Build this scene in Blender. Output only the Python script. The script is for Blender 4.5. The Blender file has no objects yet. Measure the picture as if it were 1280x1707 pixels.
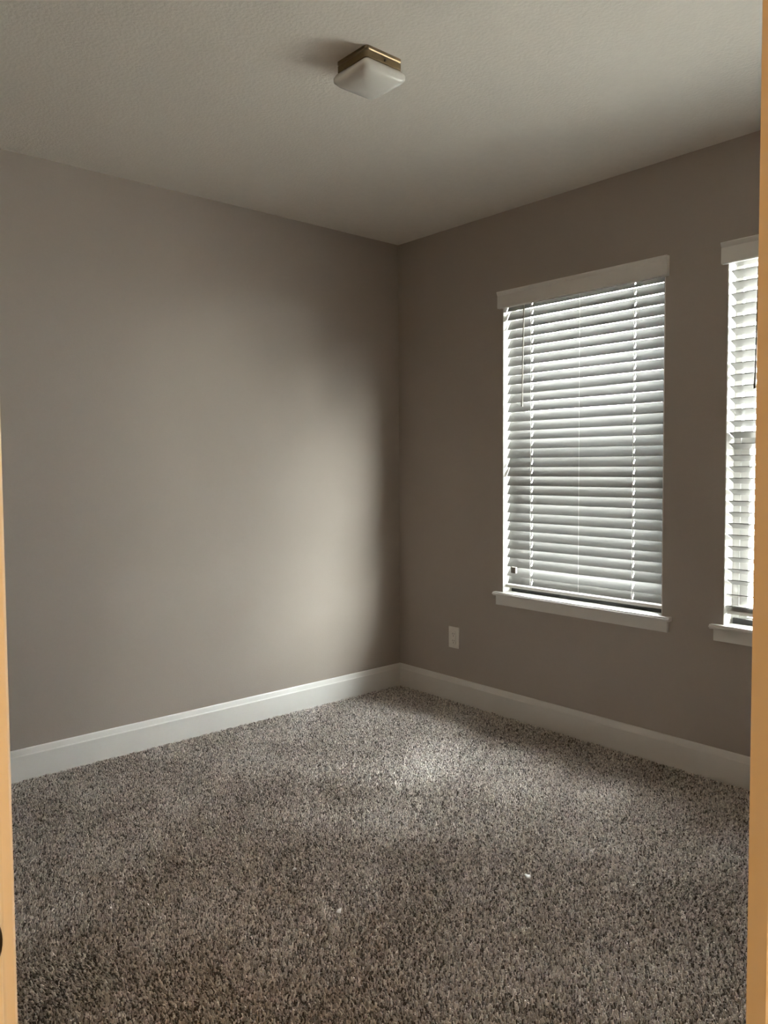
import bpy, bmesh, math, random
import numpy as np
from mathutils import Vector, Matrix

random.seed(7)
scene = bpy.context.scene
C = scene.collection
R = math.radians

# ------------------------------------------------------------------ camera
F_PX, PITCH, YAW, ROLL, PP_DY = 1316.7, 0.0474, 0.8499, -0.0060, -13.4
CAM = Vector((3.2532, -2.9726, 1.2257))
cam_data = bpy.data.cameras.new('camera')
cam = bpy.data.objects.new('camera', cam_data)
C.objects.link(cam)
fwd = Vector((-math.sin(YAW) * math.cos(PITCH), math.cos(YAW) * math.cos(PITCH), -math.sin(PITCH)))
right = Vector((math.cos(YAW), math.sin(YAW), 0))
up = right.cross(fwd)
r2 = right * math.cos(ROLL) + up * math.sin(ROLL)
u2 = -right * math.sin(ROLL) + up * math.cos(ROLL)
cam.matrix_world = Matrix(((r2.x, u2.x, -fwd.x, CAM.x), (r2.y, u2.y, -fwd.y, CAM.y),
                           (r2.z, u2.z, -fwd.z, CAM.z), (0, 0, 0, 1)))
cam_data.sensor_fit = 'VERTICAL'
cam_data.sensor_height = 36.0
cam_data.lens = F_PX * 36.0 / 1707.0
cam_data.shift_y = PP_DY / 1707.0
cam_data.clip_start = 0.02
scene.camera = cam

# ------------------------------------------------------------------ sky, sun, exposure
world = bpy.data.worlds.new('sky')
scene.world = world
world.use_nodes = True
bg = world.node_tree.nodes['Background']
bg.inputs['Color'].default_value = (1.0, 0.985, 0.975, 1)
bg.inputs['Strength'].default_value = 73.0

sun_data = bpy.data.lights.new('sun', 'SUN')
sun_data.energy = 31.0
sun_data.angle = R(35)
sun_data.color = (1.0, 0.96, 0.90)
sun = bpy.data.objects.new('sun', sun_data)
C.objects.link(sun)
SUN_AZ, SUN_EL = 68.0, 14.0     # degrees to the right of the window normal, above the horizon
_d = Vector((math.sin(R(SUN_AZ)) * math.cos(R(SUN_EL)), math.cos(R(SUN_AZ)) * math.cos(R(SUN_EL)), math.sin(R(SUN_EL))))
sun.rotation_euler = _d.to_track_quat('Z', 'Y').to_euler()

scene.view_settings.view_transform = 'Standard'
scene.view_settings.look = 'None'
scene.view_settings.exposure = 0.0
scene.view_settings.gamma = 1.0
scene.view_settings.use_curve_mapping = False
scene.cycles.max_bounces = 16
scene.cycles.diffuse_bounces = 10
scene.cycles.glossy_bounces = 4
scene.cycles.transparent_max_bounces = 12
scene.cycles.sample_clamp_indirect = 12.0

# ------------------------------------------------------------------ dimensions (metres)
H = 2.44                    # ceiling height
XR = 3.44                   # right wall
YD = -2.76                  # room face of the door wall
WT = 0.115                  # interior wall thickness
WIN = [(0.746, 1.592), (1.845, 2.691)]
WZ0, WZ1 = 0.600, 2.060     # window opening
WD = 0.122                  # outer wall thickness
WY = 0.095                  # window plane
DX0, DX1 = 2.446, 3.2108     # door opening between jambs
DZ = 2.05
HBASE = 0.1213

# ------------------------------------------------------------------ materials
MATS = {}


def new_mat(name):
    m = bpy.data.materials.new(name)
    m.use_nodes = True
    nt = m.node_tree
    return m, nt, nt.nodes['Principled BSDF']


def plain(name, col, rough=0.5, metal=0.0, spec=0.5, mottling=0.04, scale=30.0, bump=0.0, bump_scale=200.0, bump_dist=0.001):
    m, nt, b = new_mat(name)
    tc = nt.nodes.new('ShaderNodeTexCoord')
    nz = nt.nodes.new('ShaderNodeTexNoise')
    nz.inputs['Scale'].default_value = scale
    nz.inputs['Detail'].default_value = 4
    rp = nt.nodes.new('ShaderNodeValToRGB')
    rp.color_ramp.elements[0].position = 0.3
    rp.color_ramp.elements[1].position = 0.7
    rp.color_ramp.elements[0].color = [c * (1 - mottling) for c in col] + [1]
    rp.color_ramp.elements[1].color = [min(1, c * (1 + mottling)) for c in col] + [1]
    nt.links.new(tc.outputs['Object'], nz.inputs['Vector'])
    nt.links.new(nz.outputs['Fac'], rp.inputs['Fac'])
    nt.links.new(rp.outputs['Color'], b.inputs['Base Color'])
    b.inputs['Roughness'].default_value = rough
    b.inputs['Metallic'].default_value = metal
    b.inputs['Specular IOR Level'].default_value = spec
    if bump:
        n2 = nt.nodes.new('ShaderNodeTexNoise')
        n2.inputs['Scale'].default_value = bump_scale
        n2.inputs['Detail'].default_value = 3
        bp = nt.nodes.new('ShaderNodeBump')
        bp.inputs['Strength'].default_value = bump
        bp.inputs['Distance'].default_value = bump_dist
        nt.links.new(tc.outputs['Object'], n2.inputs['Vector'])
        nt.links.new(n2.outputs['Fac'], bp.inputs['Height'])
        nt.links.new(bp.outputs['Normal'], b.inputs['Normal'])
    MATS[name] = m
    return m


plain('wall_paint', (0.365, 0.321, 0.283), 0.75, bump=0.25, bump_scale=160, bump_dist=0.0015, mottling=0.012, scale=3)
plain('ceiling_paint', (0.86, 0.82, 0.755), 0.9, bump=0.5, bump_scale=95, bump_dist=0.003, mottling=0.015, scale=40)
plain('trim_white', (0.78, 0.77, 0.74), 0.35, mottling=0.01, scale=8)
SLAT_SHADE = 0.20  # white slats darkened in colour to stand in for backlit shade
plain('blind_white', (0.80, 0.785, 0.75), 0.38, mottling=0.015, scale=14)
plain('slat_shaded', (SLAT_SHADE, SLAT_SHADE * 0.98, SLAT_SHADE * 0.94), 0.38, mottling=0.015, scale=14)
plain('cord_white', (0.82, 0.80, 0.76), 0.8)
plain('wand_grey', (0.20, 0.18, 0.155), 0.4)
plain('clip_grey', (0.30, 0.28, 0.25), 0.45)
plain('frame_white', (0.78, 0.78, 0.76), 0.4)
plain('strip_black', (0.012, 0.012, 0.012), 0.6)
plain('bronze_metal', (0.20, 0.152, 0.092), 0.34, metal=1.0, mottling=0.06, scale=60)
plain('dark_metal', (0.06, 0.05, 0.04), 0.4, metal=0.8)
plain('strike_metal', (0.16, 0.135, 0.10), 0.35, metal=1.0)
plain('outlet_white', (0.74, 0.72, 0.67), 0.4)
plain('slot_dark', (0.02, 0.02, 0.02), 0.6)
plain('lint_white', (0.85, 0.84, 0.82), 0.9)
plain('carpet_backing', (0.11, 0.092, 0.075), 0.95, mottling=0.25, scale=120)
plain('bounce_ground', (0.68, 0.645, 0.59), 0.9, mottling=0.12, scale=4)  # unseen outdoor ground, made pale to bounce daylight onto the ceiling
plain('hall_paint', (0.37, 0.33, 0.285), 0.8)

# opal glass of the ceiling lamp
m, nt, b = new_mat('opal_glass')
b.inputs['Base Color'].default_value = (0.80, 0.79, 0.75, 1)
b.inputs['Roughness'].default_value = 0.22
b.inputs['Subsurface Weight'].default_value = 0.15
b.inputs['Subsurface Radius'].default_value = (0.02, 0.02, 0.02)
MATS['opal_glass'] = m

# window glass: thin pane, fresnel reflection over clear transmission
m = bpy.data.materials.new('window_glass')
m.use_nodes = True
nt = m.node_tree
nt.nodes.clear()
out = nt.nodes.new('ShaderNodeOutputMaterial')
mix = nt.nodes.new('ShaderNodeMixShader')
tr = nt.nodes.new('ShaderNodeBsdfTransparent')
tr.inputs['Color'].default_value = (0.90, 0.94, 0.94, 1)
gl = nt.nodes.new('ShaderNodeBsdfGlossy')
gl.inputs['Roughness'].default_value = 0.02
fr = nt.nodes.new('ShaderNodeFresnel')
fr.inputs['IOR'].default_value = 1.45
geo = nt.nodes.new('ShaderNodeNewGeometry')
inv = nt.nodes.new('ShaderNodeMath')
inv.operation = 'SUBTRACT'
inv.inputs[0].default_value = 1.0
mul = nt.nodes.new('ShaderNodeMath')
mul.operation = 'MULTIPLY'
nt.links.new(geo.outputs['Backfacing'], inv.inputs[1])
nt.links.new(inv.outputs[0], mul.inputs[0])
nt.links.new(fr.outputs[0], mul.inputs[1])
nt.links.new(mul.outputs[0], mix.inputs[0])
nt.links.new(tr.outputs[0], mix.inputs[1])
nt.links.new(gl.outputs[0], mix.inputs[2])
nt.links.new(mix.outputs[0], out.inputs[0])
MATS['window_glass'] = m

# carpet yarn: colour of each tuft comes from its own attribute
m, nt, b = new_mat('carpet_yarn')
at = nt.nodes.new('ShaderNodeAttribute')
at.attribute_name = 'yarn'
nt.links.new(at.outputs['Color'], b.inputs['Base Color'])
b.inputs['Roughness'].default_value = 0.9
b.inputs['Specular IOR Level'].default_value = 0.15
b.inputs['Sheen Weight'].default_value = 0.9
b.inputs['Sheen Roughness'].default_value = 0.4
MATS['carpet_yarn'] = m

# ------------------------------------------------------------------ mesh helpers


def add_box(bm, x0, x1, y0, y1, z0, z1, bevel=0.0):
    vs = [bm.verts.new((x, y, z)) for x in (x0, x1) for y in (y0, y1) for z in (z0, z1)]
    fs = [(0, 1, 3, 2), (4, 6, 7, 5), (0, 4, 5, 1), (2, 3, 7, 6), (0, 2, 6, 4), (1, 5, 7, 3)]
    faces = [bm.faces.new([vs[i] for i in f]) for f in fs]
    if bevel:
        es = list({e for f in faces for e in f.edges})
        bmesh.ops.bevel(bm, geom=es, offset=bevel, segments=2, affect='EDGES', profile=0.6)


def add_plate(bm, us, vs, solid, w0, w1, axes):
    """flat plate on a grid of cells us x vs, only solid cells, thickness w0..w1; axes maps (u,v,w) to xyz"""
    cache = {}

    def vert(i, j, k):
        key = (i, j, k)
        if key not in cache:
            p = [0, 0, 0]
            p[axes[0]], p[axes[1]], p[axes[2]] = us[i], vs[j], (w0, w1)[k]
            cache[key] = bm.verts.new(p)
        return cache[key]
    nu, nv = len(us) - 1, len(vs) - 1

    def ok(i, j):
        return 0 <= i < nu and 0 <= j < nv and solid(i, j)
    for i in range(nu):
        for j in range(nv):
            if not ok(i, j):
                continue
            bm.faces.new([vert(i, j, 0), vert(i, j + 1, 0), vert(i + 1, j + 1, 0), vert(i + 1, j, 0)])
            bm.faces.new([vert(i, j, 1), vert(i + 1, j, 1), vert(i + 1, j + 1, 1), vert(i, j + 1, 1)])
            for di, dj, a, c in ((-1, 0, (i, j), (i, j + 1)), (1, 0, (i + 1, j + 1), (i + 1, j)),
                                 (0, -1, (i + 1, j), (i, j)), (0, 1, (i, j + 1), (i + 1, j + 1))):
                if not ok(i + di, j + dj):
                    bm.faces.new([vert(*a, 0), vert(*a, 1), vert(*c, 1), vert(*c, 0)])
    bmesh.ops.recalc_face_normals(bm, faces=bm.faces)


def add_tube(bm, p, q, r, n=10, r1=None):
    p, q = Vector(p), Vector(q)
    d = (q - p).normalized()
    a = d.orthogonal().normalized()
    b_ = d.cross(a)
    r1 = r if r1 is None else r1
    ring = []
    for c, rad in ((p, r), (q, r1)):
        ring.append([bm.verts.new(c + (a * math.cos(t) + b_ * math.sin(t)) * rad)
                     for t in [2 * math.pi * k / n for k in range(n)]])
    for k in range(n):
        bm.faces.new([ring[0][k], ring[0][(k + 1) % n], ring[1][(k + 1) % n], ring[1][k]])
    bm.faces.new(ring[0][::-1])
    bm.faces.new(ring[1])


def add_extrusion(bm, profile, a, b_, place):
    """closed 2-D profile swept from a to b; place(u, v, s) gives xyz"""
    v0 = [bm.verts.new(place(u, v, a)) for u, v in profile]
    v1 = [bm.verts.new(place(u, v, b_)) for u, v in profile]
    n = len(profile)
    for k in range(n):
        bm.faces.new([v0[k], v0[(k + 1) % n], v1[(k + 1) % n], v1[k]])
    bm.faces.new(v0[::-1])
    bm.faces.new(v1)
    bmesh.ops.recalc_face_normals(bm, faces=bm.faces)


def obj(name, bm, mat, parent=None, loc=(0, 0, 0), smooth=False):
    me = bpy.data.meshes.new(name)
    bm.normal_update()
    bm.to_mesh(me)
    bm.free()
    if smooth:
        for p in me.polygons:
            p.use_smooth = True
    me.materials.append(MATS[mat])
    o = bpy.data.objects.new(name, me)
    o.location = loc
    C.objects.link(o)
    if parent:
        o.parent = parent
    return o


def empty(name, loc=(0, 0, 0), parent=None):
    o = bpy.data.objects.new(name, None)
    o.empty_display_size = 0.05
    o.location = loc
    C.objects.link(o)
    if parent:
        o.parent = parent
    return o


def tag(o, label=None, cat=None, group=None, kind=None):
    if label:
        o['label'] = label
    if cat:
        o['category'] = cat
    if group:
        o['group'] = group
    if kind:
        o['kind'] = kind
    return o


def struct(name, bm, mat, label=None, loc=(0, 0, 0)):
    return tag(obj(name, bm, mat, loc=loc), label, kind='structure')


# ------------------------------------------------------------------ room shell
HX0, HX1, HY0 = 1.2, 6.0, -3.95      # hall behind the camera

bm = bmesh.new()
add_box(bm, -0.12, XR + 0.12, YD - WT, WD, -0.06, -0.010)
struct('floor', bm, 'carpet_backing', 'carpeted bedroom floor')
bm = bmesh.new()
add_box(bm, -0.12, XR + 0.12, YD - WT, WD, H, H + 0.1)
struct('ceiling', bm, 'ceiling_paint', 'flat white ceiling with a light sprayed texture')
bm = bmesh.new()
add_box(bm, -0.12, 0, YD - WT, WD, -0.06, H)
struct('wall_left', bm, 'wall_paint', 'plain greige wall on the left')
bm = bmesh.new()
add_box(bm, XR, XR + 0.12, YD, WD, -0.06, H)
struct('wall_right', bm, 'wall_paint', 'plain greige wall right of the doorway, out of view')
bm = bmesh.new()
us = [0, WIN[0][0], WIN[0][1], WIN[1][0], WIN[1][1], XR]
vs = [-0.06, WZ0, WZ1, H]
add_plate(bm, us, vs, lambda i, j: not (j == 1 and i in (1, 3)), 0.0, WD, (0, 2, 1))
struct('wall_back', bm, 'wall_paint', 'dark greige wall holding the two windows')
bm = bmesh.new()
us = [0, DX0 - 0.018, DX1 + 0.018, XR]
vs = [-0.06, DZ + 0.018, H]
add_plate(bm, us, vs, lambda i, j: not (j == 0 and i == 1), YD - WT, YD, (0, 2, 1))
struct('wall_front', bm, 'wall_paint', 'wall with the doorway the picture is taken through')

# baseboards: flat board with a bevelled cap
BP = [(0, -0.012), (0.014, -0.012), (0.014, HBASE - 0.027), (0.0128, HBASE - 0.024), (0.0118, HBASE - 0.0225),
      (0.0070, HBASE - 0.004), (0.0050, HBASE - 0.001), (0.0, HBASE)]
bm = bmesh.new()
add_extrusion(bm, BP, YD, -0.0, lambda u, v, s: (u, s, v))
struct('baseboard_left', bm, 'trim_white', 'tall white baseboard along the left wall')
bm = bmesh.new()
add_extrusion(bm, BP, 0.010, XR, lambda u, v, s: (s, -u, v))
struct('baseboard_back', bm, 'trim_white', 'tall white baseboard under the windows')

# ------------------------------------------------------------------ windows (single hung, bronze frame, white stool and apron)


def make_window(n, x0, x1, where):
    root = tag(empty('window_%d' % n, ((x0 + x1) / 2, WY, WZ0)), 'white framed single hung window ' + where, kind='structure')
    cx, w, h = (x0 + x1) / 2, (x1 - x0) / 2, WZ1 - WZ0
    f = 0.030

    def ring(name, z0, z1, y0, y1, t, par, tb=None, tt=None):
        bm = bmesh.new()
        tb = tb or t
        tt = tt or t
        add_plate(bm, [-w + (f if par is not root else 0), -w + (f if par is not root else 0) + t,
                       w - (f if par is not root else 0) - t, w - (f if par is not root else 0)],
                  [z0, z0 + tb, z1 - tt, z1], lambda i, j: not (i == 1 and j == 1), y0, y1, (0, 2, 1))
        return obj(name, bm, 'frame_white', root)
    ring('window_frame', 0.0, h, -0.030, 0.025, f, root, tb=0.012, tt=0.016)
    mid = 1.31 - WZ0
    for nm, z0, z1, y0, y1 in (('lower_sash', 0.012, mid + 0.018, -0.024, -0.002), ('upper_sash', mid - 0.018, h - 0.016, 0.000, 0.020)):
        s = ring(nm, z0, z1, y0, y1, 0.032, None, tb=0.024, tt=0.022)
        bm = bmesh.new()
        add_box(bm, -w + f + 0.030, w - f - 0.030, (y0 + y1) / 2 - 0.002, (y0 + y1) / 2 + 0.002, z0 + 0.022, z1 - 0.020)
        obj('pane', bm, 'window_glass', s)
    bm = bmesh.new()
    add_box(bm, -w + 0.012, w - 0.012, -0.040, -0.0302, 0.008, 0.030)
    obj('sill_strip', bm, 'strip_black', root)  # plain black strip along the sill, under the bottom rail
    bm = bmesh.new()
    add_box(bm, -0.02, 0.02, -0.034, -0.022, mid + 0.006, mid + 0.020, 0.002)
    obj('sash_lock', bm, 'dark_metal', root)
    # reveal lining: white painted returns of the opening
    bm = bmesh.new()
    add_plate(bm, [-w, -w + 0.004, w - 0.004, w], [0.0, h - 0.004, h], lambda i, j: not (i == 1 and j == 0), -WY + 0.0005, -0.030, (0, 2, 1))
    obj('reveal', bm, 'trim_white', root)
    # stool with horns and rounded nose
    bm = bmesh.new()
    z1, z0 = 0.608 - WZ0, 0.591 - WZ0
    zz = [z0, z1]
    us = [-w - 0.043, -w, w, w + 0.043]
    add_plate(bm, us, [-WY - 0.030, -WY - 0.0002, -0.030], lambda i, j: j == 0 or i == 1, z0, z1, (0, 1, 2))
    es = [e for e in bm.edges if abs(e.verts[0].co.y + WY + 0.030) < 1e-5 and abs(e.verts[1].co.y + WY + 0.030) < 1e-5 and abs(e.verts[0].co.x - e.verts[1].co.x) > 1e-4]
    bmesh.ops.bevel(bm, geom=es, offset=0.006, segments=3, affect='EDGES')
    obj('sill', bm, 'trim_white', root)
    bm = bmesh.new()
    add_box(bm, -w - 0.030, w + 0.030, -WY - 0.016, -WY - 0.0003, 0.545 - WZ0, z0, 0.0015)
    obj('apron', bm, 'trim_white', root)
    return root


make_window(1, *WIN[0], 'beside the room corner')
make_window(2, *WIN[1], 'partly hidden by the door trim')

# ------------------------------------------------------------------ blinds
PITCH_S, SLAT_W, SLAT_T = 0.0434, 0.0508, 0.0028
TILT = 62.0
TILT2 = -23.0


def make_blind(x0, x1, z_bottom, tilt, label, group, crumple):
    cx, hw = (x0 + x1) / 2, (x1 - x0) / 2
    yc = 0.036
    root = tag(empty('window_blind', (cx, 0.0, 0.608)), label, 'blind', group)
    base = 0.608
    L = hw - 0.008
    lad = [-(hw - 0.152), hw - 0.155]
    # valance with returned ends
    bm = bmesh.new()
    v0, v1 = 1.980 - base, 2.060 - base
    prof = [(-0.003, v0), (-0.018, v0), (-0.021, v0 + 0.004), (-0.021, v0 + 0.060), (-0.026, v0 + 0.070), (-0.028, v1 - 0.004), (-0.026, v1), (-0.003, v1)]
    add_extrusion(bm, prof, -hw - 0.017, hw + 0.017, lambda u, v, s: (s, u, v))
    obj('valance', bm, 'blind_white', root)
    bm = bmesh.new()
    add_box(bm, -L, L, 0.004, 0.034, 2.020 - base, 2.055 - base)
    obj('headrail', bm, 'blind_white', root)
    # one slat mesh with two route holes, shared by all copies
    us = [-L, lad[0] - 0.0028, lad[0] + 0.0028, lad[1] - 0.0028, lad[1] + 0.0028, L]
    vs = [-SLAT_W / 2, -0.011, 0.009, SLAT_W / 2]
    bm = bmesh.new()
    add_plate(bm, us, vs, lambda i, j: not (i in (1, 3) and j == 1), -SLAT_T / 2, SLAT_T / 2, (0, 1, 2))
    proto = None
    zs = []
    n_s = int((1.990 - z_bottom - 0.030) / PITCH_S) + 1
    step = (1.990 - z_bottom - 0.034) / (n_s - 1)
    for k in range(n_s):
        zs.append(z_bottom + 0.034 + k * step)
    for k, z in enumerate(zs):
        if proto is None:
            o = proto = obj('slat', bm, 'slat_shaded', root)
        else:
            o = proto.copy()
            C.objects.link(o)
            o.parent = root
        jz, jt = random.uniform(-0.0008, 0.0008), random.uniform(-1.2, 1.2)
        if crumple and k < 2:
            jz, jt = (-0.006, 18) if k == 0 else (-0.008, 10)
        elif not crumple and k == 1:
            jz, jt = -0.003, -6.0       # one slat near the bottom has slipped flat
        elif not crumple and k == 0:
            jz, jt = -0.003, 6.0
        o.location = (0, yc, z - base + jz)
        o.rotation_euler = (R(tilt + jt), random.uniform(-0.0008, 0.0008), 0)
    # bottom rail
    bm = bmesh.new()
    add_box(bm, -L, L, -0.024, 0.024, -0.008, 0.008, 0.003)
    br = obj('bottom_rail', bm, 'blind_white', root, (0, yc, z_bottom - base + 0.010))
    br.rotation_euler.x = R(12)
    for lx in lad:
        bm = bmesh.new()
        add_tube(bm, (lx, -0.004, -0.0105), (lx, -0.004, -0.0075), 0.006)
        obj('cord_button', bm, 'blind_white', br)
    # ladder cords, front and back, at both holes and in the middle
    for lx in (lad[0], 0.0, lad[1]):
        for side in (-1, 1):
            yy = yc + side * (SLAT_W / 2 * math.cos(R(tilt)) + 0.0022)
            bm = bmesh.new()
            add_tube(bm, (lx, yy, z_bottom - base + 0.010), (lx, yy, 2.02 - base), 0.0008 if lx else 0.0005, 6)
            obj('ladder_cord', bm, 'cord_white', root)
    for lx in lad:
        bm = bmesh.new()
        add_tube(bm, (lx + 0.001, yc, z_bottom - base + 0.010), (lx + 0.001, yc, 2.02 - base), 0.0009, 6)
        obj('lift_cord', bm, 'cord_white', root)
    # tilt wand with its hook and grip
    wx = -hw + (0.115 if crumple else 0.127)
    bm = bmesh.new()
    add_tube(bm, (wx, 0.001, 1.985 - base), (wx - 0.005, -0.004, 1.55 - base), 0.0035, 8)
    wd = obj('tilt_wand', bm, 'wand_grey', root)
    bm = bmesh.new()
    add_tube(bm, (wx - 0.005, -0.004, 1.552 - base), (wx - 0.0055, -0.0045, 1.505 - base), 0.0038, 8, 0.0055)
    obj('wand_grip', bm, 'wand_grey', wd)
    return root, lad


b1, _ = make_blind(*WIN[0], 0.634, TILT, 'white slatted blind of the whole window near the corner', 'white faux wood window blinds', False)
bm = bmesh.new()
add_box(bm, -0.366, -0.336, -0.008, 0.006, 0.100, 0.130, 0.003)
obj('hold_down_clip', bm, 'clip_grey', b1)
b2, _ = make_blind(*WIN[1], 0.652, TILT2, 'white slatted blind cut off by the doorway edge at right', 'white faux wood window blinds', True)

# ------------------------------------------------------------------ ceiling lamp
FX, FY, FH = 1.404, -1.396, 0.0705
lamp = tag(empty('ceiling_lamp', (FX, FY, H)), 'small square bronze ceiling lamp with frosted white glass shade', 'lamp')


def rsquare(h, r, z, n=5):
    pts = []
    for q, (sx, sy) in enumerate(((1, 1), (-1, 1), (-1, -1), (1, -1))):
        for k in range(n):
            a = math.pi / 2 * q + math.pi / 2 * k / (n - 1)
            pts.append((sx * (h - r) + r * math.cos(a), sy * (h - r) + r * math.sin(a), z))
    return pts


def loft(bm, rings, cap0=True, cap1=True):
    prev = None
    first = None
    for pts in rings:
        cur = [bm.verts.new(p) for p in pts]
        if prev:
            n = len(cur)
            for k in range(n):
                bm.faces.new([prev[k], prev[(k + 1) % n], cur[(k + 1) % n], cur[k]])
        else:
            first = cur
        prev = cur
    if cap0:
        bm.faces.new(first[::-1])
    if cap1:
        bm.faces.new(prev)
    bmesh.ops.recalc_face_normals(bm, faces=bm.faces)


bm = bmesh.new()
loft(bm, [rsquare(FH, 0.010, 0), rsquare(FH, 0.010, -0.008), rsquare(FH - 0.002, 0.010, -0.010), rsquare(FH - 0.003, 0.010, -0.011)])
obj('mounting_plate', bm, 'bronze_metal', lamp)
bm = bmesh.new()
loft(bm, [rsquare(FH - 0.003, 0.010, -0.011), rsquare(FH - 0.0005, 0.010, -0.014), rsquare(FH - 0.0005, 0.010, -0.032), rsquare(FH - 0.003, 0.010, -0.034)])
obj('housing', bm, 'bronze_metal', lamp)
bm = bmesh.new()
loft(bm, [rsquare(FH - 0.008, 0.010, -0.033), rsquare(FH + 0.003, 0.012, -0.038), rsquare(FH + 0.010, 0.014, -0.049), rsquare(FH + 0.010, 0.016, -0.060),
          rsquare(FH + 0.001, 0.018, -0.070), rsquare(FH - 0.020, 0.018, -0.080), rsquare(FH - 0.044, 0.014, -0.086), rsquare(FH - 0.062, 0.006, -0.088)])
obj('glass_shade', bm, 'opal_glass', lamp, smooth=True)
for s in (-1, 1):
    bm = bmesh.new()
    add_tube(bm, (s * (FH - 0.002), 0.0, -0.024), (s * (FH + 0.003), 0.0, -0.024), 0.0035, 10)
    obj('set_screw', bm, 'dark_metal', lamp)

# ------------------------------------------------------------------ wall outlet
ox, oz = 0.4215, 0.332
outl = tag(empty('wall_outlet', (ox, 0, oz)), 'white electrical outlet low on the dark window wall', 'outlet')
bm = bmesh.new()
add_box(bm, -0.0365, 0.0365, -0.006, 0, -0.056, 0.056, 0.0025)
obj('cover_plate', bm, 'outlet_white', outl)
bm = bmesh.new()
add_box(bm, -0.0165, 0.0165, -0.0085, -0.004, -0.0335, 0.0335, 0.001)
rc = obj('receptacle', bm, 'outlet_white', outl)
for zc in (-0.018, 0.018):
    for xc, hh in ((-0.006, 0.0045), (0.006, 0.0037)):
        bm = bmesh.new()
        add_box(bm, xc - 0.0009, xc + 0.0009, -0.0088, -0.007, zc + 0.002 - hh, zc + 0.002 + hh)
        obj('slot', bm, 'slot_dark', rc)
    bm = bmesh.new()
    add_tube(bm, (0, -0.0088, zc - 0.009), (0, -0.007, zc - 0.009), 0.0023, 10)
    obj('slot', bm, 'slot_dark', rc)
for zc in (-0.048, 0.048):
    bm = bmesh.new()
    add_tube(bm, (0, -0.0066, zc), (0, -0.005, zc), 0.003, 10)
    obj('screw', bm, 'outlet_white', outl)

# ------------------------------------------------------------------ doorway: jambs, stop, casing, strike plate
door = tag(empty('door_1', ((DX0 + DX1) / 2, YD, -0.01)), 'white painted doorway lit warm by the hall lamp', kind='structure')
dcx = (DX0 + DX1) / 2
hw = (DX1 - DX0) / 2


def dobj(name, x0, x1, y0, y1, z0, z1, mat='trim_white', par=door, bev=0.002):
    bm = bmesh.new()
    add_box(bm, x0 - dcx, x1 - dcx, y0 - YD, y1 - YD, z0 + 0.01, z1 + 0.01, bev)
    return obj(name, bm, mat, par)


jl = dobj('jamb', DX0 - 0.018, DX0, YD - WT, YD, -0.01, DZ)
jr = dobj('jamb', DX1, DX1 + 0.018, YD - WT, YD, -0.01, DZ)
dobj('head_jamb', DX0 - 0.018, DX1 + 0.018, YD - WT, YD, DZ, DZ + 0.018)
for sgn, y0 in ((1, YD), (-1, YD - WT)):
    ya, yb = (y0, y0 + 0.014) if sgn > 0 else (y0 - 0.014, y0)
    dobj('casing', DX0 - 0.064, DX0 - 0.005, ya, yb, -0.01, DZ + 0.005, bev=0.003)
    dobj('casing', DX1 + 0.005, DX1 + 0.064, ya, yb, -0.01, DZ + 0.005, bev=0.003)
    dobj('casing', DX0 - 0.064, DX1 + 0.064, ya, yb, DZ + 0.005, DZ + 0.064, bev=0.003)
dobj('door_stop', DX0, DX0 + 0.011, YD - 0.072, YD - 0.037, -0.01, DZ, bev=0.001)
dobj('door_stop', DX1 - 0.011, DX1, YD - 0.072, YD - 0.037, -0.01, DZ, bev=0.001)
# strike plate with rounded lip
ZS, YS = 0.770, YD - 0.0045
bm = bmesh.new()
pts = []
for k in range(17):
    a = -math.pi / 2 + math.pi * k / 16
    pts.append((0.016 * math.cos(a), 0.0285 * math.sin(a)))
pts += [(-0.014, 0.0285), (-0.014, -0.0285)]
add_extrusion(bm, pts, 0.0, 0.0022, lambda u, v, s: (DX0 - dcx + s, YS - YD + u - 0.012, ZS + 0.01 + v))
sp = obj('strike_plate', bm, 'strike_metal', door)
bm = bmesh.new()
add_box(bm, DX0 - dcx + 0.0018, DX0 - dcx + 0.0026, YS - YD - 0.022, YS - YD - 0.008, ZS - 0.003, ZS + 0.023)
obj('latch_hole', bm, 'slot_dark', sp)

# ------------------------------------------------------------------ bits of lint on the carpet


def lint(x, y, size, label):
    bm = bmesh.new()
    bmesh.ops.create_icosphere(bm, subdivisions=2, radius=1.0)
    for v in bm.verts:
        n = v.co.copy()
        k = 1 + 0.35 * math.sin(9 * n.x + 4 * n.y) * math.cos(7 * n.y - 5 * n.z + x * 10)
        v.co = Vector((n.x * size * k, n.y * size * 0.55 * k, n.z * 0.0035 * k))
    o = obj('lint', bm, 'lint_white', loc=(x, y, 0.0015), smooth=True)
    o.rotation_euler.z = 0.7 + x
    tag(o, label, 'lint', 'lint on the carpet')


lint(1.804, -1.137, 0.015, 'largest white scrap of lint, lying right of the carpet centre')
lint(1.302, -1.632, 0.010, 'small white fleck of lint left of the carpet centre')
lint(1.573, -1.670, 0.012, 'pale fleck of lint nearest the doorway, in mid carpet')

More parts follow.
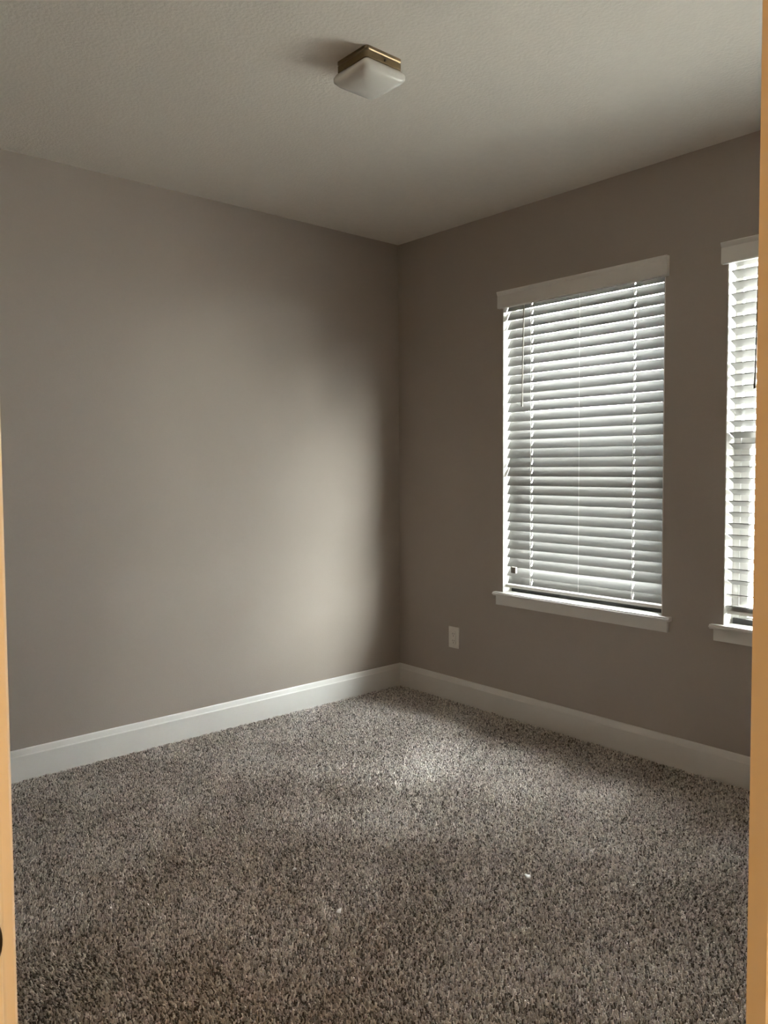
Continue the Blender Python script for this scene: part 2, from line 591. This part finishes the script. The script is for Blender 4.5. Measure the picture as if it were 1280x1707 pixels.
# ------------------------------------------------------------------ hall behind the camera, with its warm ceiling light
bm = bmesh.new()
add_box(bm, HX0, HX1, HY0, YD - WT, -0.06, -0.010)
struct('floor_hall', bm, 'carpet_backing')
bm = bmesh.new()
add_box(bm, HX0, HX1, HY0, YD - WT, H, H + 0.1)
struct('ceiling_hall', bm, 'ceiling_paint')
bm = bmesh.new()
add_box(bm, HX0, HX1, HY0 - 0.1, HY0, -0.06, H)
struct('wall_hall_front', bm, 'hall_paint')
bm = bmesh.new()
add_box(bm, HX0 - 0.1, HX0, HY0 - 0.1, YD - WT, -0.06, H)
struct('wall_hall_left', bm, 'hall_paint')
bm = bmesh.new()
add_box(bm, HX1, HX1 + 0.1, HY0 - 0.1, YD, -0.06, H)
struct('wall_hall_right', bm, 'hall_paint')
bm = bmesh.new()
add_box(bm, XR + 0.12, HX1, YD - WT, YD, -0.06, H)
struct('wall_hall_back', bm, 'hall_paint')
hl = bpy.data.lights.new('hall_light', 'POINT')
hl.energy = 175.0
hl.color = (1.0, 0.59, 0.23)
hl.shadow_soft_size = 0.10
hlo = bpy.data.objects.new('hall_light', hl)
hlo.location = (4.95, -3.235, 1.95)
C.objects.link(hlo)

# ------------------------------------------------------------------ yard
bm = bmesh.new()
add_box(bm, -40, 40, WD + 0.02, 70, -0.5, -0.25)
struct('ground', bm, 'bounce_ground', 'unseen ground outside the windows, made pale to bounce light in')

# ------------------------------------------------------------------ carpet pile
rng = np.random.default_rng(3)
STEP = 0.0059
gx = np.arange(0.012, XR - 0.005, STEP)
gy = np.arange(YD - WT + 0.01, -0.012, STEP)
X, Y = np.meshgrid(gx, gy)
X = X.ravel() + rng.uniform(-0.45, 0.45, X.size) * STEP
Y = Y.ravel() + rng.uniform(-0.45, 0.45, Y.size) * STEP
keep = (Y > YD) | ((X > DX0 + 0.004) & (X < DX1 - 0.004))
X, Y = X[keep], Y[keep]
N = X.size
# slow field of pile direction (vacuum and foot marks)
ph = rng.uniform(0, 6.28, 8)
fld = sum(np.sin(X * k1 + Y * k2 + p) for k1, k2, p in zip((2.1, 4.3, -3.2, 7.5, -6.1, 11.0, 14.0, -9.0), (3.0, -2.2, 5.1, 4.0, 8.3, -7.0, 9.0, 13.0), ph)) / 4.0
lean_a = rng.uniform(0, 2 * np.pi, N)
lean = rng.uniform(0.0, 0.0055, N)
lx = np.cos(lean_a) * lean + 0.0026 * fld
ly = np.sin(lean_a) * lean - 0.0032 * fld
hgt = 0.0085 + rng.uniform(-0.003, 0.003, N)
rad = 0.0030 + rng.uniform(-0.0007, 0.0007, N)
rot = rng.uniform(0, 2 * np.pi, N)
V = np.zeros((N, 6, 3), np.float32)
for k in range(3):
    a = rot + k * 2 * np.pi / 3
    V[:, k, 0] = X + np.cos(a) * rad
    V[:, k, 1] = Y + np.sin(a) * rad
    V[:, k, 2] = -0.010
    a2 = a + 0.7
    V[:, 3 + k, 0] = X + lx + np.cos(a2) * rad * 0.8
    V[:, 3 + k, 1] = Y + ly + np.sin(a2) * rad * 0.8
    V[:, 3 + k, 2] = -0.010 + hgt + rng.uniform(-0.001, 0.001, N)
faces_q = np.array([[0, 1, 4, 3], [1, 2, 5, 4], [2, 0, 3, 5]])
off = (np.arange(N) * 6)[:, None]
loops = np.concatenate([np.concatenate([faces_q.ravel()[None, :] + off, np.array([[3, 4, 5]]) + off], axis=1)]).ravel().astype(np.int32)
starts = (np.arange(N)[:, None] * 15 + np.array([[0, 4, 8, 12]])).ravel().astype(np.int32)
me = bpy.data.meshes.new('carpet')
me.vertices.add(N * 6)
me.vertices.foreach_set('co', V.ravel())
me.loops.add(loops.size)
me.loops.foreach_set('vertex_index', loops)
me.polygons.add(N * 4)
me.polygons.foreach_set('loop_start', starts)
me.update(calc_edges=True)
pal = np.array([[0.50, 0.442, 0.392], [0.92, 0.85, 0.785], [0.13, 0.107, 0.09], [0.68, 0.61, 0.55]])
kind = rng.choice(4, N, p=[0.30, 0.23, 0.24, 0.23])
col = pal[kind] * rng.uniform(0.85, 1.15, (N, 1))
rgba = np.ones((N, 6, 4), np.float32)
rgba[:, :, :3] = col[:, None, :]
attr = me.color_attributes.new('yarn', 'FLOAT_COLOR', 'POINT')
attr.data.foreach_set('color', rgba.ravel())
me.materials.append(MATS['carpet_yarn'])
carpet = bpy.data.objects.new('carpet', me)
C.objects.link(carpet)
tag(carpet, 'speckled brown and beige cut pile carpet covering the floor', 'carpet', kind='stuff')
